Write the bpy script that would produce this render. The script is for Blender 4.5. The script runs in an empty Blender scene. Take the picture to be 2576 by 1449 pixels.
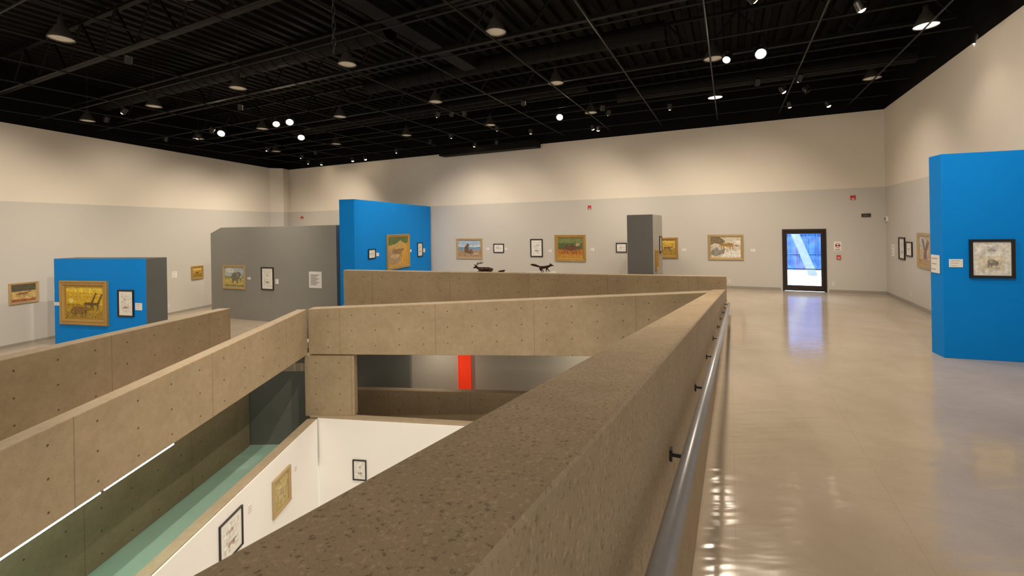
import bpy, math, random
from mathutils import Matrix, Vector
random.seed(4)
ZOOM=(1288,724.5,1)
C = bpy.context.scene.collection
# ------------------------------------------------------------------ helpers
def link(o): C.objects.link(o); return o
def S(o):
    o["kind"] = "structure"; return o
def T(o, label, cat, group=None):
    o["label"] = label; o["category"] = cat
    if group: o["group"] = group
    return o
def mesh(name, verts, faces, mats, fmi=None, parent=None, M=None, smooth=False, uvs=None):
    me = bpy.data.meshes.new(name)
    me.from_pydata([tuple(v) for v in verts], [], faces)
    if not isinstance(mats, (list, tuple)): mats = [mats]
    for m in mats: me.materials.append(m)
    if fmi:
        for p, i in zip(me.polygons, fmi): p.material_index = i
    if smooth:
        for p in me.polygons: p.use_smooth = True
    if uvs:
        l = me.uv_layers.new(name="UVMap")
        for p, fu in zip(me.polygons, uvs):
            for li, uv in zip(p.loop_indices, fu): l.data[li].uv = uv
    me.update()
    o = bpy.data.objects.new(name, me); link(o)
    if M is not None: o.matrix_world = M
    if parent is not None:
        o.parent = parent
    return o
def empty(name, M=None, loc=None):
    o = bpy.data.objects.new(name, None); o.empty_display_size = .1; link(o)
    if M is not None: o.matrix_world = M
    if loc is not None: o.location = loc
    return o
BF = [(0,3,2,1),(4,5,6,7),(0,1,5,4),(1,2,6,5),(2,3,7,6),(3,0,4,7)]
def boxv(x0,x1,y0,y1,z0,z1):
    return [(x0,y0,z0),(x1,y0,z0),(x1,y1,z0),(x0,y1,z0),(x0,y0,z1),(x1,y0,z1),(x1,y1,z1),(x0,y1,z1)]
class MB:
    def __init__(s): s.v=[]; s.f=[]; s.m=[]
    def add(s, v, f, mi=0):
        n=len(s.v); s.v+= [tuple(a) for a in v]; s.f += [tuple(i+n for i in q) for q in f]; s.m += [mi]*len(f)
    def box(s,x0,x1,y0,y1,z0,z1,mi=0): s.add(boxv(x0,x1,y0,y1,z0,z1),BF,mi)
    def beam(s,a,b,w,h=None,mi=0):
        h=h or w; a=Vector(a);b=Vector(b);d=(b-a).normalized()
        up=Vector((0,0,1)) if abs(d.z)<.95 else Vector((1,0,0))
        r=d.cross(up).normalized(); u=r.cross(d)
        vs=[]
        for p in (a,b):
            for sx,sy in ((-1,-1),(1,-1),(1,1),(-1,1)): vs.append(p+r*sx*w/2+u*sy*h/2)
        s.add(vs,[(0,1,2,3),(7,6,5,4),(0,4,5,1),(1,5,6,2),(2,6,7,3),(3,7,4,0)],mi)
    def cyl(s,a,b,r0,r1=None,n=12,mi=0,caps=True):
        r1=r0 if r1 is None else r1
        a=Vector(a);b=Vector(b);d=(b-a).normalized()
        up=Vector((0,0,1)) if abs(d.z)<.95 else Vector((1,0,0))
        r=d.cross(up).normalized(); u=r.cross(d); vs=[]
        for p,rr in ((a,r0),(b,r1)):
            for k in range(n):
                t=2*math.pi*k/n; vs.append(p+r*math.cos(t)*rr+u*math.sin(t)*rr)
        fs=[(k,(k+1)%n,n+(k+1)%n,n+k) for k in range(n)]
        if caps: fs+= [tuple(range(n-1,-1,-1)),tuple(range(n,2*n))]
        s.add(vs,fs,mi)
    def lathe(s,prof,n=24,mi=0,c=(0,0,0)):
        vs=[];fs=[]
        for r,z in prof:
            for k in range(n):
                t=2*math.pi*k/n; vs.append((c[0]+r*math.cos(t),c[1]+r*math.sin(t),c[2]+z))
        for j in range(len(prof)-1):
            for k in range(n): fs.append((j*n+k,j*n+(k+1)%n,(j+1)*n+(k+1)%n,(j+1)*n+k))
        s.add(vs,fs,mi)
    def obj(s,name,mats,parent=None,M=None,smooth=False): return mesh(name,s.v,s.f,mats,s.m,parent,M,smooth)
# ------------------------------------------------------------------ materials
def newmat(name):
    m=bpy.data.materials.new(name); m.use_nodes=True
    nt=m.node_tree; b=nt.nodes["Principled BSDF"]; return m,nt,b
def N(nt,t,**k):
    n=nt.nodes.new(t)
    for a,v in k.items(): setattr(n,a,v)
    return n
def math_(nt,op,a,b=None,c=None):
    n=nt.nodes.new("ShaderNodeMath"); n.operation=op
    for i,x in enumerate((a,b,c)):
        if x is None: continue
        if isinstance(x,(int,float)): n.inputs[i].default_value=x
        else: nt.links.new(x,n.inputs[i])
    return n.outputs[0]
def mixc(nt,f,a,b):
    n=nt.nodes.new("ShaderNodeMix"); n.data_type='RGBA'
    def put(s,x):
        if isinstance(x,(int,float)): s.default_value=x
        elif isinstance(x,(tuple,list)): s.default_value=(x[0],x[1],x[2],1)
        else: nt.links.new(x,s)
    put(n.inputs[0],f); put(n.inputs[6],a); put(n.inputs[7],b)
    return n.outputs[2]
def noise(nt,scale,detail=3,vec=None,rough=.5):
    n=nt.nodes.new("ShaderNodeTexNoise"); n.inputs["Scale"].default_value=scale; n.inputs["Detail"].default_value=detail
    n.inputs["Roughness"].default_value=rough
    if vec is None:
        g=nt.nodes.new("ShaderNodeNewGeometry"); vec=g.outputs["Position"]
    nt.links.new(vec,n.inputs["Vector"]); return n.outputs["Fac"]
def plain(name,col,rough=.6,metal=0,var=.12,scale=8,bump=0,spec=.5,emit=None,es=0):
    m,nt,b=newmat(name)
    f=noise(nt,scale,2)
    c=mixc(nt,f,tuple(x*(1-var) for x in col),tuple(min(1,x*(1+var)) for x in col))
    nt.links.new(c,b.inputs["Base Color"])
    b.inputs["Roughness"].default_value=rough; b.inputs["Metallic"].default_value=metal
    b.inputs["Specular IOR Level"].default_value=spec
    if bump:
        bn=N(nt,"ShaderNodeBump"); bn.inputs["Strength"].default_value=bump; bn.inputs["Distance"].default_value=.01
        nt.links.new(noise(nt,scale*6),bn.inputs["Height"]); nt.links.new(bn.outputs[0],b.inputs["Normal"])
    if emit:
        b.inputs["Emission Color"].default_value=(*emit,1); b.inputs["Emission Strength"].default_value=es
    return m
def concrete(name,c1,c2,holes=True,speck=.35,dark=(.06,.045,.035),fs=120,thr=.64,bump=.45):
    m,nt,b=newmat(name)
    big=noise(nt,1.3,3,rough=.6); fine=noise(nt,fs,2); med=noise(nt,9,3)
    f=math_(nt,'ADD',math_(nt,'MULTIPLY',big,.6),math_(nt,'MULTIPLY',med,.4))
    f=math_(nt,'MULTIPLY_ADD',f,2.2,-.6)
    col=mixc(nt,f,c1,c2)
    sp=math_(nt,'GREATER_THAN',fine,thr)
    col=mixc(nt,math_(nt,'MULTIPLY',sp,speck),col,dark)
    sp2=math_(nt,'LESS_THAN',fine,.38)
    col=mixc(nt,math_(nt,'MULTIPLY',sp2,speck*.5),col,tuple(min(1,x*1.5) for x in c2))
    if holes:
        uv=N(nt,"ShaderNodeUVMap"); se=N(nt,"ShaderNodeSeparateXYZ"); nt.links.new(uv.outputs[0],se.inputs[0])
        u,v=se.outputs[0],se.outputs[1]
        fu=math_(nt,'MULTIPLY',math_(nt,'SUBTRACT',math_(nt,'FRACT',math_(nt,'MULTIPLY',u,1/.62)),.5),.62)
        fv=math_(nt,'MULTIPLY',math_(nt,'SUBTRACT',math_(nt,'FRACT',math_(nt,'MULTIPLY',v,1/.4)),.5),.4)
        d=math_(nt,'SQRT',math_(nt,'ADD',math_(nt,'MULTIPLY',fu,fu),math_(nt,'MULTIPLY',fv,fv)))
        h=math_(nt,'LESS_THAN',d,.016)
        sm=math_(nt,'ABSOLUTE',math_(nt,'MULTIPLY',math_(nt,'SUBTRACT',math_(nt,'FRACT',math_(nt,'MULTIPLY',u,1/2.48)),.5),2.48))
        h2=math_(nt,'LESS_THAN',sm,.008)
        col=mixc(nt,math_(nt,'MULTIPLY',h,.8),col,(.05,.035,.02))
        col=mixc(nt,math_(nt,'MULTIPLY',h2,.4),col,(.09,.07,.045))
    nt.links.new(col,b.inputs["Base Color"])
    b.inputs["Roughness"].default_value=.75; b.inputs["Specular IOR Level"].default_value=.3
    bn=N(nt,"ShaderNodeBump"); bn.inputs["Strength"].default_value=bump; bn.inputs["Distance"].default_value=.005
    nt.links.new(math_(nt,'ADD',fine,med),bn.inputs["Height"]); nt.links.new(bn.outputs[0],b.inputs["Normal"])
    return m
M_con=concrete("board_formed_concrete",(.30,.23,.145),(.42,.33,.215))
M_top=concrete("exposed_aggregate_concrete",(.37,.275,.17),(.51,.39,.25),holes=False,speck=.6,fs=95,dark=(.15,.108,.068),bump=.6)
M_face=concrete("pitted_concrete",(.48,.39,.275),(.62,.51,.37),holes=False,speck=.55,fs=60,thr=.64,dark=(.26,.2,.13),bump=.8)
def wallmat(name,up,lo,zb):
    m,nt,b=newmat(name)
    g=N(nt,"ShaderNodeNewGeometry"); se=N(nt,"ShaderNodeSeparateXYZ"); nt.links.new(g.outputs["Position"],se.inputs[0])
    f=math_(nt,'GREATER_THAN',se.outputs[2],zb)
    c=mixc(nt,f,lo,up); v=noise(nt,.8,2); c2=mixc(nt,math_(nt,'MULTIPLY',v,.08),c,(.5,.45,.38))
    nt.links.new(c2,b.inputs["Base Color"]); b.inputs["Roughness"].default_value=.7; b.inputs["Specular IOR Level"].default_value=.2
    return m
M_wall=wallmat("two_tone_wall_paint",(.79,.73,.635),(.60,.58,.54),3.52)
M_white=plain("white_pit_paint",(.92,.91,.89),.7,var=.03,scale=1)
M_blue=plain("blue_paint",(.0,.245,.80),.6,var=.05,scale=1.2,spec=.15)
M_grey=plain("grey_paint",(.285,.285,.265),.6,var=.04,scale=2,spec=.3)
M_dgrey=plain("dark_grey_paint",(.13,.135,.13),.6,var=.05,scale=2,spec=.3)
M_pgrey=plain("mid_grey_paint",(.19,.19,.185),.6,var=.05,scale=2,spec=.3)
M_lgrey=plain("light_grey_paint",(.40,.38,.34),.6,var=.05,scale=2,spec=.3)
M_base=plain("baseboard_grey",(.34,.31,.27),.5,var=.05)
M_black=plain("ceiling_black",(.005,.0045,.004),.7,var=.2,scale=3,spec=.1)
M_deck=plain("deck_dark_metal",(.0075,.006,.0045),.55,var=.3,scale=2,spec=.08)
M_steel=plain("truss_dark_steel",(.008,.007,.006),.5,var=.3,scale=4,spec=.10)
M_pipe=plain("grid_pipe_black",(.012,.010,.008),.4,var=.2,spec=.15)
M_duct=plain("duct_wrap_black",(.007,.006,.005),.65,var=.5,scale=5,bump=.5,spec=.12)
M_gold=plain("carved_gold",(.50,.31,.09),.42,metal=.4,var=.45,scale=60,bump=.6)
M_gold2=plain("pale_gold",(.52,.38,.19),.45,metal=.3,var=.25,scale=50,bump=.4)
M_blk=plain("black_lacquer",(.012,.010,.010),.35)
M_mat=plain("mat_board",(.86,.84,.79),.8,var=.02)
M_card=plain("label_card_white",(.84,.83,.80),.7,var=.02)
M_ink=plain("grey_ink",(.28,.27,.26),.8)
M_rail=plain("satin_steel_rail",(.42,.42,.44),.32,metal=.2,var=.1,scale=20,spec=.9)
M_bronze=plain("dark_bronze",(.05,.025,.015),.35,metal=.7,var=.4,scale=10)
M_dframe=plain("door_bronze_metal",(.035,.024,.018),.4,metal=.4)
M_red=plain("alarm_red",(.62,.03,.02),.4)
M_shade=plain("shade_dark_metal",(.05,.042,.034),.5,metal=0,var=.2)
M_lens=plain("lens_frosted_glow",(.45,.40,.32),.5,emit=(1,.80,.55),es=.11)  # faint glow put into the lens colour of unlit pendants
M_lensL=plain("lens_lit",(.9,.85,.7),.5,emit=(1,.85,.62),es=9)
M_lamp=plain("lamp_bright",(1,.9,.7),.5,emit=(1,.82,.55),es=50)
M_can=plain("spot_can_black",(.03,.027,.025),.35,metal=.5)
M_tube=plain("tube_glow",(.8,1,.9),.5,emit=(.62,1,.82),es=52)
M_orange=plain("orange_red_glow_paint",(.75,.04,.01),.5,var=.35,scale=2.5,emit=(1,.045,.008),es=.38)  # glow mixed into the paint; the panel is no lamp
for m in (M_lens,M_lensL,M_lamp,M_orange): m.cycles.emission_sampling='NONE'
M_plinth=plain("plinth_white",(.72,.69,.63),.6,var=.03)
def floormat():
    m,nt,b=newmat("waxed_floor")
    g=N(nt,"ShaderNodeNewGeometry"); mp=N(nt,"ShaderNodeMapping"); nt.links.new(g.outputs["Position"],mp.inputs[0])
    mp.inputs["Rotation"].default_value=(0,0,math.radians(25.7))
    se=N(nt,"ShaderNodeSeparateXYZ"); nt.links.new(mp.outputs[0],se.inputs[0])
    def seam(x):
        f=math_(nt,'FRACT',math_(nt,'MULTIPLY',x,1/1.22)); f=math_(nt,'ABSOLUTE',math_(nt,'SUBTRACT',f,.5))
        return math_(nt,'GREATER_THAN',f,.498)
    s=math_(nt,'MAXIMUM',seam(se.outputs[0]),seam(se.outputs[1]))
    n1=noise(nt,1.1,4,rough=.65); n2=noise(nt,90,2)
    n1=math_(nt,'MULTIPLY_ADD',n1,2,-.5)
    c=mixc(nt,n1,(.47,.39,.30),(.57,.485,.385))
    c=mixc(nt,math_(nt,'MULTIPLY',math_(nt,'GREATER_THAN',n2,.6),.2),c,(.36,.29,.21))
    c=mixc(nt,math_(nt,'MULTIPLY',s,.2),c,(.18,.14,.1))
    nt.links.new(c,b.inputs["Base Color"])
    r=math_(nt,'MULTIPLY_ADD',noise(nt,2.5,3),.10,.07); nt.links.new(r,b.inputs["Roughness"])
    b.inputs["Specular IOR Level"].default_value=.7
    mp2=N(nt,"ShaderNodeMapping"); nt.links.new(g.outputs["Position"],mp2.inputs[0]); mp2.inputs["Scale"].default_value=(.8,3.2,1)
    bn=N(nt,"ShaderNodeBump"); bn.inputs["Strength"].default_value=.19; bn.inputs["Distance"].default_value=.02
    nt.links.new(noise(nt,3.0,1,vec=mp2.outputs[0]),bn.inputs["Height"]); nt.links.new(bn.outputs[0],b.inputs["Normal"])
    return m
M_floor=floormat()
M_lfloor=plain("corridor_floor_green_light",(.50,.80,.70),.35,var=.06,scale=2)  # green light of the tubes put into the pale floor colour
M_rfloor=plain("lower_floor_tan",(.42,.39,.33),.4,var=.06,scale=2)
_pc={}
def paint(c):
    k=tuple(round(x,3) for x in c)
    if k not in _pc:
        m,nt,b=newmat("oil_paint_%d"%len(_pc))
        f=noise(nt,16,3); cc=mixc(nt,math_(nt,'MULTIPLY_ADD',f,2.4,-.7),tuple(x*.65 for x in k),tuple(min(1,x*1.25+.005) for x in k))
        nt.links.new(cc,b.inputs["Base Color"]); b.inputs["Roughness"].default_value=.55; _pc[k]=m
    return _pc[k]
# ------------------------------------------------------------------ planes (wall coordinate frames)
def nrm(a,b):
    v=Vector((b[0]-a[0],b[1]-a[1])); return v.normalized()
PL={
'BW':((12.2,14.8),Vector((-.902,.432)).normalized(),-1),
'RW':((12.2,14.8),Vector((-.433,-.901)).normalized(),1),
'LW':((-13.9,26.1),nrm((-13.9,26.1),(-16.3,14.4)),-1),
'GP':((-12.9,19.4),nrm((-12.9,19.4),(-6.3,16.7)),1),
'BT':((-5.6,16.1),nrm((-5.6,16.1),(-4.0,22.5)),1),
'LB':((-15.0,14.83),nrm((-15,14.83),(-11.27,13.93)),1),
'RP':((7.5,7.91),nrm((7.5,7.91),(8.54,7.56)),1),
'RE':((7.620,8.281),nrm((7.620,8.281),(7.496,7.91)),1),
'PL':((-5.12,4),nrm((-5.12,4),(-5.02,11.55)),1),
'PB':((-5.02,11.55),nrm((-5.02,11.55),(-1.37,10.95)),1),
'PR':((4.6,14.8),nrm((0,0),(.433,.901)),1),
}
def frame(pl,s=0,z=0,off=0):
    p,d,sg=PL[pl]; ex=d*sg; ey=Vector((-ex.y,ex.x))
    o=Vector(p)+d*s-ey*off
    M=Matrix.Identity(4)
    M.col[0]=(ex.x,ex.y,0,0); M.col[1]=(ey.x,ey.y,0,0); M.col[2]=(0,0,1,0); M.col[3]=(o.x,o.y,z,1)
    return M
def slab(name,pl,s0,s1,z0,z1,y0,y1,m):
    sg=PL[pl][2]; a,b=sorted((sg*s0,sg*s1))
    return mesh(name,boxv(a,b,y0,y1,z0,z1),BF,m,M=frame(pl))
# ------------------------------------------------------------------ room shell
g=Vector((.433,.901)).normalized(); e=Vector((-.902,.432)).normalized(); O=Vector((12.2,14.8))
def W(p,q,z=0):
    v=O+e*p+g*q; return Vector((v.x,v.y,z))
plim=lambda q:28.6+.2526*q
qlim=lambda p:max(-22,(p-28.6)/.2526)
def poly(name,pts,z,m,th=.2):
    n=len(pts); zz=[z]*n if isinstance(z,(int,float)) else z
    v=[(x,y,k) for (x,y),k in zip(pts,zz)]+[(x,y,k-th) for (x,y),k in zip(pts,zz)]
    f=[tuple(range(n)),tuple(range(2*n-1,n-1,-1))]+[(i,i+n,(i+1)%n+n,(i+1)%n) for i in range(n)]
    A=sum(pts[i][0]*pts[(i+1)%n][1]-pts[(i+1)%n][0]*pts[i][1] for i in range(n))
    if A<0: f=[tuple(reversed(q)) for q in f]
    return mesh(name,v,f,m)
xo=lambda y:-.343+.4945*y
S(poly("floor",[(xo(-4),-4),(3.16,-4),(12.2,14.8),(-4.0,22.56),(-5.62,16.1),(-5.45,14.5),(6.58,14.0)],0,M_floor))
S(poly("floor",[(-5.62,14.6),(-5.62,16.1),(-4.0,22.6),(-14.6,27.7),(-19.6,-1),(-7.95,-1),(-7.42,11.4),(-7.4,12.3),(-5.3,12.3)],-1.2,M_floor))
S(poly("floor",[(-6.04,-.5),(-5.56,12.3),(-7.42,12.3),(-7.66,-.5)],[-1.14,-.62,-.62,-1.14],M_floor,.14))
S(poly("floor",[(-5.3,11.99),(5.6,11.22),(6.6,13.99),(-5.4,14.49)],-.64,M_floor,.14))
S(poly("floor",[(-7.7,-1),(-5.2,-1),(-5.1,11.7),(-5.3,12.4),(-8,12.4)],-3.4,M_lfloor))
S(poly("floor",[(-5.3,11.6),(8,10.2),(8,18),(-6,18)],-3.405,M_rfloor))
S(poly("floor",[(-5.4,-1),(6,-1),(9,11.6),(-5.4,12)],-6.5,M_rfloor))
DS0,DS1,DH=1.63,2.93,2.17
mb=MB()
for s0,s1,z0,z1 in ((-.3,DS0,-.2,6.05),(DS0,DS1,DH,6.05),(DS1,29.4,-1.3,6.05)):
    mb.box(-s1,-s0,0,.25,z0,z1)
S(mb.obj("wall_back",M_wall,M=frame('BW')))
S(slab("wall_back_upper",'BW',-.3,30,6.05,8.2,.02,.3,M_black))
S(slab("wall_right",'RW',0,22,-.2,6.05,0,.25,M_wall))
S(slab("wall_right_upper",'RW',-.2,22,6.05,8.2,.02,.3,M_black))
S(slab("wall_left",'LW',-.05,28,-1.4,6.05,0,.25,M_wall))
S(slab("wall_left_upper",'LW',-1.4,28,6.05,8.2,.02,.3,M_black))
S(mesh("wall_corner",[(-13.9,26.1,-1.3),(-13.25,26.35,-1.3),(-13.2,27.1,-1.3),(-14.3,27.6,-1.3),(-13.9,26.1,6.05),(-13.25,26.35,6.05),(-13.2,27.1,6.05),(-14.3,27.6,6.05)],BF,M_wall))
S(slab("baseboard_back",'BW',DS1+.06,18,0,.10,-.015,0,M_base))
S(slab("baseboard_back",'BW',0,DS0-.06,0,.10,-.015,0,M_base))
S(slab("baseboard_right",'RW',0,7.1,0,.10,-.015,0,M_base))
S(slab("baseboard_left",'LW',0,27,-1.2,-1.1,-.015,0,M_base))
vs=[];fs=[]; p=-.5
prof=[]
while p<28.4:
    prof+=[(p,8.0),(p+.16,8.0),(p+.2,8.12),(p+.36,8.12)]; p+=.4
for a,z in prof: vs+= [W(a,max(-22.5,(a-29)/.2526),z),W(a,.4,z)]
for i in range(len(prof)-1): fs.append((2*i,2*i+1,2*i+3,2*i+2))
S(mesh("ceiling",vs,fs,M_deck))
def truss(q,p0,p1,name="roof_truss"):
    mb=MB(); a=p0
    mb.beam(W(p0,q,7.86),W(p1,q,7.86),.12,.08); mb.beam(W(p0,q,6.8),W(p1,q,6.8),.12,.08)
    while a<p1-.1:
        b=min(a+.85,p1); mb.beam(W(a,q,6.8),W(b,q,7.86),.045); c=min(b+.85,p1)
        mb.beam(W(b,q,7.86),W(c,q,6.8),.045); a=c
    o=mb.obj(name,M_steel); return T(o,"black painted steel open-web roof truss with diagonal webs","roof truss","open-web trusses under the roof deck")
for q in (-2.0,-5.6,-9.2,-12.8,-16.4,-20.0): truss(q,.1,plim(q))
def pipe(a,b,r,nm="lighting_grid_pipe"):
    mb=MB(); mb.cyl(a,b,r,n=8)
    return T(mb.obj(nm,M_pipe),"thin black lighting grid pipe hung below the roof","ceiling pipe","lighting grid pipes")
p=1.0
while p<28: pipe(W(p,qlim(p),6.26),W(p,-.1,6.26),.020); p+=1.97
q=-.9
while q>-21: pipe(W(.1,q,6.31),W(plim(q),q,6.31),.020); q-=1.8
for q in (-3.3,-10.8): 
    mb=MB(); mb.cyl(W(.1,q,7.0),W(plim(q),q,7.0),.035,n=8); T(mb.obj("electrical_conduit",M_pipe),"black electrical conduit run under the roof","conduit","conduits under the roof")
def duct(a,b,r):
    mb=MB(); a=Vector(a);b=Vector(b);n=int((b-a).length/.45)
    for i in range(n):
        c=a.lerp(b,i/n); d=a.lerp(b,(i+1)/n); mb.cyl(c,c.lerp(d,.86),r,n=18,caps=False); mb.cyl(c.lerp(d,.86),d,r*1.05,n=18)
    T(mb.obj("air_duct",M_duct),"round black insulated air duct with ribbed joints","air duct","ducts below the roof")
duct(W(12,-9.9,7.3),W(25.5,-9.9,7.3),.28)
duct(W(6,-6.4,7.4),W(16,-6.4,7.4),.24)
duct(W(.3,-3.9,6.58),W(7.8,-3.9,6.58),.2)
duct(W(9,-3.0,7.4),W(24,-3.0,7.4),.24)
mb=MB(); mb.beam(W(12.0,-.4,6.0),W(17,-.4,6.0),.5,.3); T(mb.obj("rectangular_duct",M_duct),"black boxed duct running above the wall head","air duct")
mb=MB(); mb.beam(W(11.5,-12,7.3),W(11.5,-6.9,7.3),.45,.35); T(mb.obj("rectangular_duct",M_duct),"narrow rectangular black sheet-metal air duct","air duct")
# ------------------------------------------------------------------ concrete parapets
def parapet(name,a,b,tv,za,zb,ba,bb,m,ulen=0,label=None):
    a=Vector(a);b=Vector(b);t=Vector(tv);L=(b-a).length
    v=[(a.x,a.y,ba),(b.x,b.y,bb),(b.x+t.x,b.y+t.y,bb),(a.x+t.x,a.y+t.y,ba),
       (a.x,a.y,za),(b.x,b.y,zb),(b.x+t.x,b.y+t.y,zb),(a.x+t.x,a.y+t.y,za)]
    th=t.length; u0=ulen
    uv=[[(0,.3),(th,.3),(th,L),(0,L)],
        [(u0+.3,.0)]*4,
        [(u0,ba-za+0),(u0+L,bb-zb),(u0+L,0),(u0,0)],
        [(.9,bb-zb),(.9+th,bb-zb),(.9+th,0),(.9,0)],
        [(u0+L,bb-zb),(u0,ba-za),(u0,0),(u0+L,0)],
        [(.9+th,ba-za),(.9,ba-za),(.9,0),(.9+th,0)]]
    o=mesh(name,v,list(BF),[m[0],m[1]],[0,1,0,0,0,0],uvs=uv)
    bv=o.modifiers.new("bevel",'BEVEL'); bv.width=.015; bv.segments=2
    T(o,label or "tan cast concrete parapet with formwork tie holes","concrete parapet")
    return o
M_top2=concrete("weathered_parapet_top",(.36,.29,.20),(.48,.39,.28),holes=False,speck=.3)
parapet("concrete_parapet",(xo(-2),-2),(xo(12.9),12.9),(-.37,0),2.03+.232,2.03-.116*12.9,-.2,-.2,(M_face,M_top),
   label="wide descending concrete parapet with exposed aggregate top beside the walkway")
parapet("concrete_parapet",(-5.28,11.65),(5.0,10.88),(.02,.33),.39,.766,-.775,-.80,(M_con,M_top2),ulen=.4,
   label="tan concrete bridge parapet spanning the atrium with tie holes")
parapet("concrete_parapet",(-5.80,-.5),(-5.30,11.65),(-.25,0),.39-.0456*12.15,.39,-.775-.0456*12.15,-.775,(M_con,M_top2),
   label="tan concrete ramp parapet rising away to the bridge corner")
parapet("concrete_parapet",(-7.62,-.5),(-7.11,11.4),(-.3,0),.83,.49,-1.3,-1.25,(M_con,M_top2),
   label="tan concrete parapet separating ramp and lower gallery floor")
parapet("concrete_parapet",(-5.42,14.5),(6.6,14.0),(.01,.3),1.12,.77,-.62,-.62,(M_con,M_top2),ulen=.3,
   label="long tan concrete parapet in front of the upper gallery")
o=parapet("concrete_pillar",(-5.41,11.69),(-4.10,11.60),(-.02,.30),-.80,-.80,-2.38,-2.38,(M_con,M_top2),label="square tan concrete pillar under the bridge parapet"); o["category"]="pillar"
parapet("concrete_parapet",(-5.225,-1),(-5.055,11.5),(-.22,0),-2.36,-2.36,-3.4,-3.4,(M_con,M_top2),label="lower corridor concrete parapet above white wall")
parapet("concrete_parapet",(-5.28,11.64),(3.2,10.24),(.05,.25),-2.36,-2.36,-3.4,-3.4,(M_con,M_top2),label="concrete ledge along the end of the lower atrium")
S(mesh("wall_pit_left",[(-5.22,-1,-6.5),(-5.186,-1,-6.5),(-5.02,11.5,-6.5),(-5.05,11.5,-6.5),(-5.22,-1,-2.38),(-5.186,-1,-2.38),(-5.02,11.5,-2.38),(-5.05,11.5,-2.38)],BF,M_white))
S(mesh("wall_pit_back",[(-5.04,11.553,-6.5),(3.2,10.2,-6.5),(3.22,10.23,-6.5),(-5.04,11.59,-6.5),(-5.04,11.553,-2.38),(3.2,10.2,-2.38),(3.22,10.23,-2.38),(-5.04,11.59,-2.38)],BF,M_white))
parapet("concrete_parapet",(-5.0,13.68),(3.5,12.7),(.03,.25),-2.4,-2.4,-3.4,-3.4,(M_con,M_top2),label="low concrete balustrade inside the lower level")
# lower room
M_lwall=plain("lower_wall_tan_grey",(.52,.49,.43),.6,var=.05,scale=1)
M_lpart=plain("lower_partition_grey",(.17,.18,.17),.4,var=.06,scale=2)
S(mesh("wall_lower_back",boxv(-5.95,9,15.7,15.9,-3.4,-.8),BF,M_lwall))
S(mesh("wall_lower_side",boxv(-6.1,-5.95,12.65,15.7,-3.4,-.8),BF,M_lwall))
S(mesh("ceiling_lower",boxv(-8,9,14.5,15.95,-.9,-.70),BF,M_dgrey))
S(mesh("wall_corridor_end",boxv(-9,-5.25,12.35,12.6,-3.4,-.78),BF,M_pgrey))
mb=MB(); mb.box(-5.9,-3.55,15.42,15.69,-3.4,-.9); mb.box(-5.92,-3.53,15.40,15.42,-3.4,-3.3)
T(mb.obj("grey_partition",M_lpart),"dark grey painted partition on the lower level","partition wall")
mb=MB(); mb.box(-1.93,-1.50,15.62,15.69,-3.4,-.92,0); mb.box(-1.93,-1.91,15.58,15.62,-3.4,-.92,0); mb.box(-1.52,-1.50,15.58,15.62,-3.4,-.92,0)
T(mb.obj("orange_doorway",[M_orange]),"bright orange-red narrow doorway panel on lower level","doorway")
parapet("wall_corridor",(-7.55,-1),(-7.2,12.3),(-.2,0),-1.42,-1.42,-3.4,-3.4,(M_con,M_top2),label="concrete wall of the lower corridor")
S(bpy.data.objects["wall_corridor"])
for y0,y1 in ((3.0,6.08),(6.14,7.33)):
    f=lambda y:(-5.83+.041*y,y,-.775-.0456*(11.65-y)-.035)
    r=empty("fluorescent_light",loc=(0,0,0)); mb=MB(); mb.cyl(f(y0),f(y1),.011,n=10); t=mb.obj("tube",M_tube,parent=r)
    a=Vector(f(y0))+Vector((-.07,0,.02));b=Vector(f(y1))+Vector((-.07,0,.02)); mb=MB(); mb.beam(a,b,.08,.04); mb.obj("housing",M_can,parent=r)
    T(r,"greenish fluorescent tube fixed under the ramp edge","fluorescent light","tubes under the ramp")
# ------------------------------------------------------------------ handrail
r=empty("handrail",loc=(0,0,0)); T(r,"satin steel round handrail on the concrete parapet","handrail")
rz=lambda y:1.57-.107*y
mb=MB(); mb.cyl((xo(-1)+.115,-1,rz(-1)),(xo(11.9)+.115,11.9,rz(11.9)),.034,n=24)
mb.cyl((xo(11.9)+.115,11.9,rz(11.9)),(xo(11.95)+.01,11.95,rz(11.95)),.034,n=14)
mb.obj("rail",M_rail,parent=r,smooth=True)
for n in range(-2,8):
    y=2.22+1.3*n; z=rz(y)-.04; mb=MB(); x=xo(y); nx=Vector((.896,-.443,0))
    p0=Vector((x,y,z-.015)); mb.cyl(p0,p0+nx*.012,.034,n=20); mb.cyl(p0+nx*.012,p0+nx*.10,.010,n=12); mb.cyl(p0+nx*.10,p0+nx*.12,.013,n=12)
    mb.cyl(p0+nx*.103,p0+nx*.103+Vector((0,0,.03)),.01,n=10)
    mb.obj("bracket",M_can,parent=r)
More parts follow.
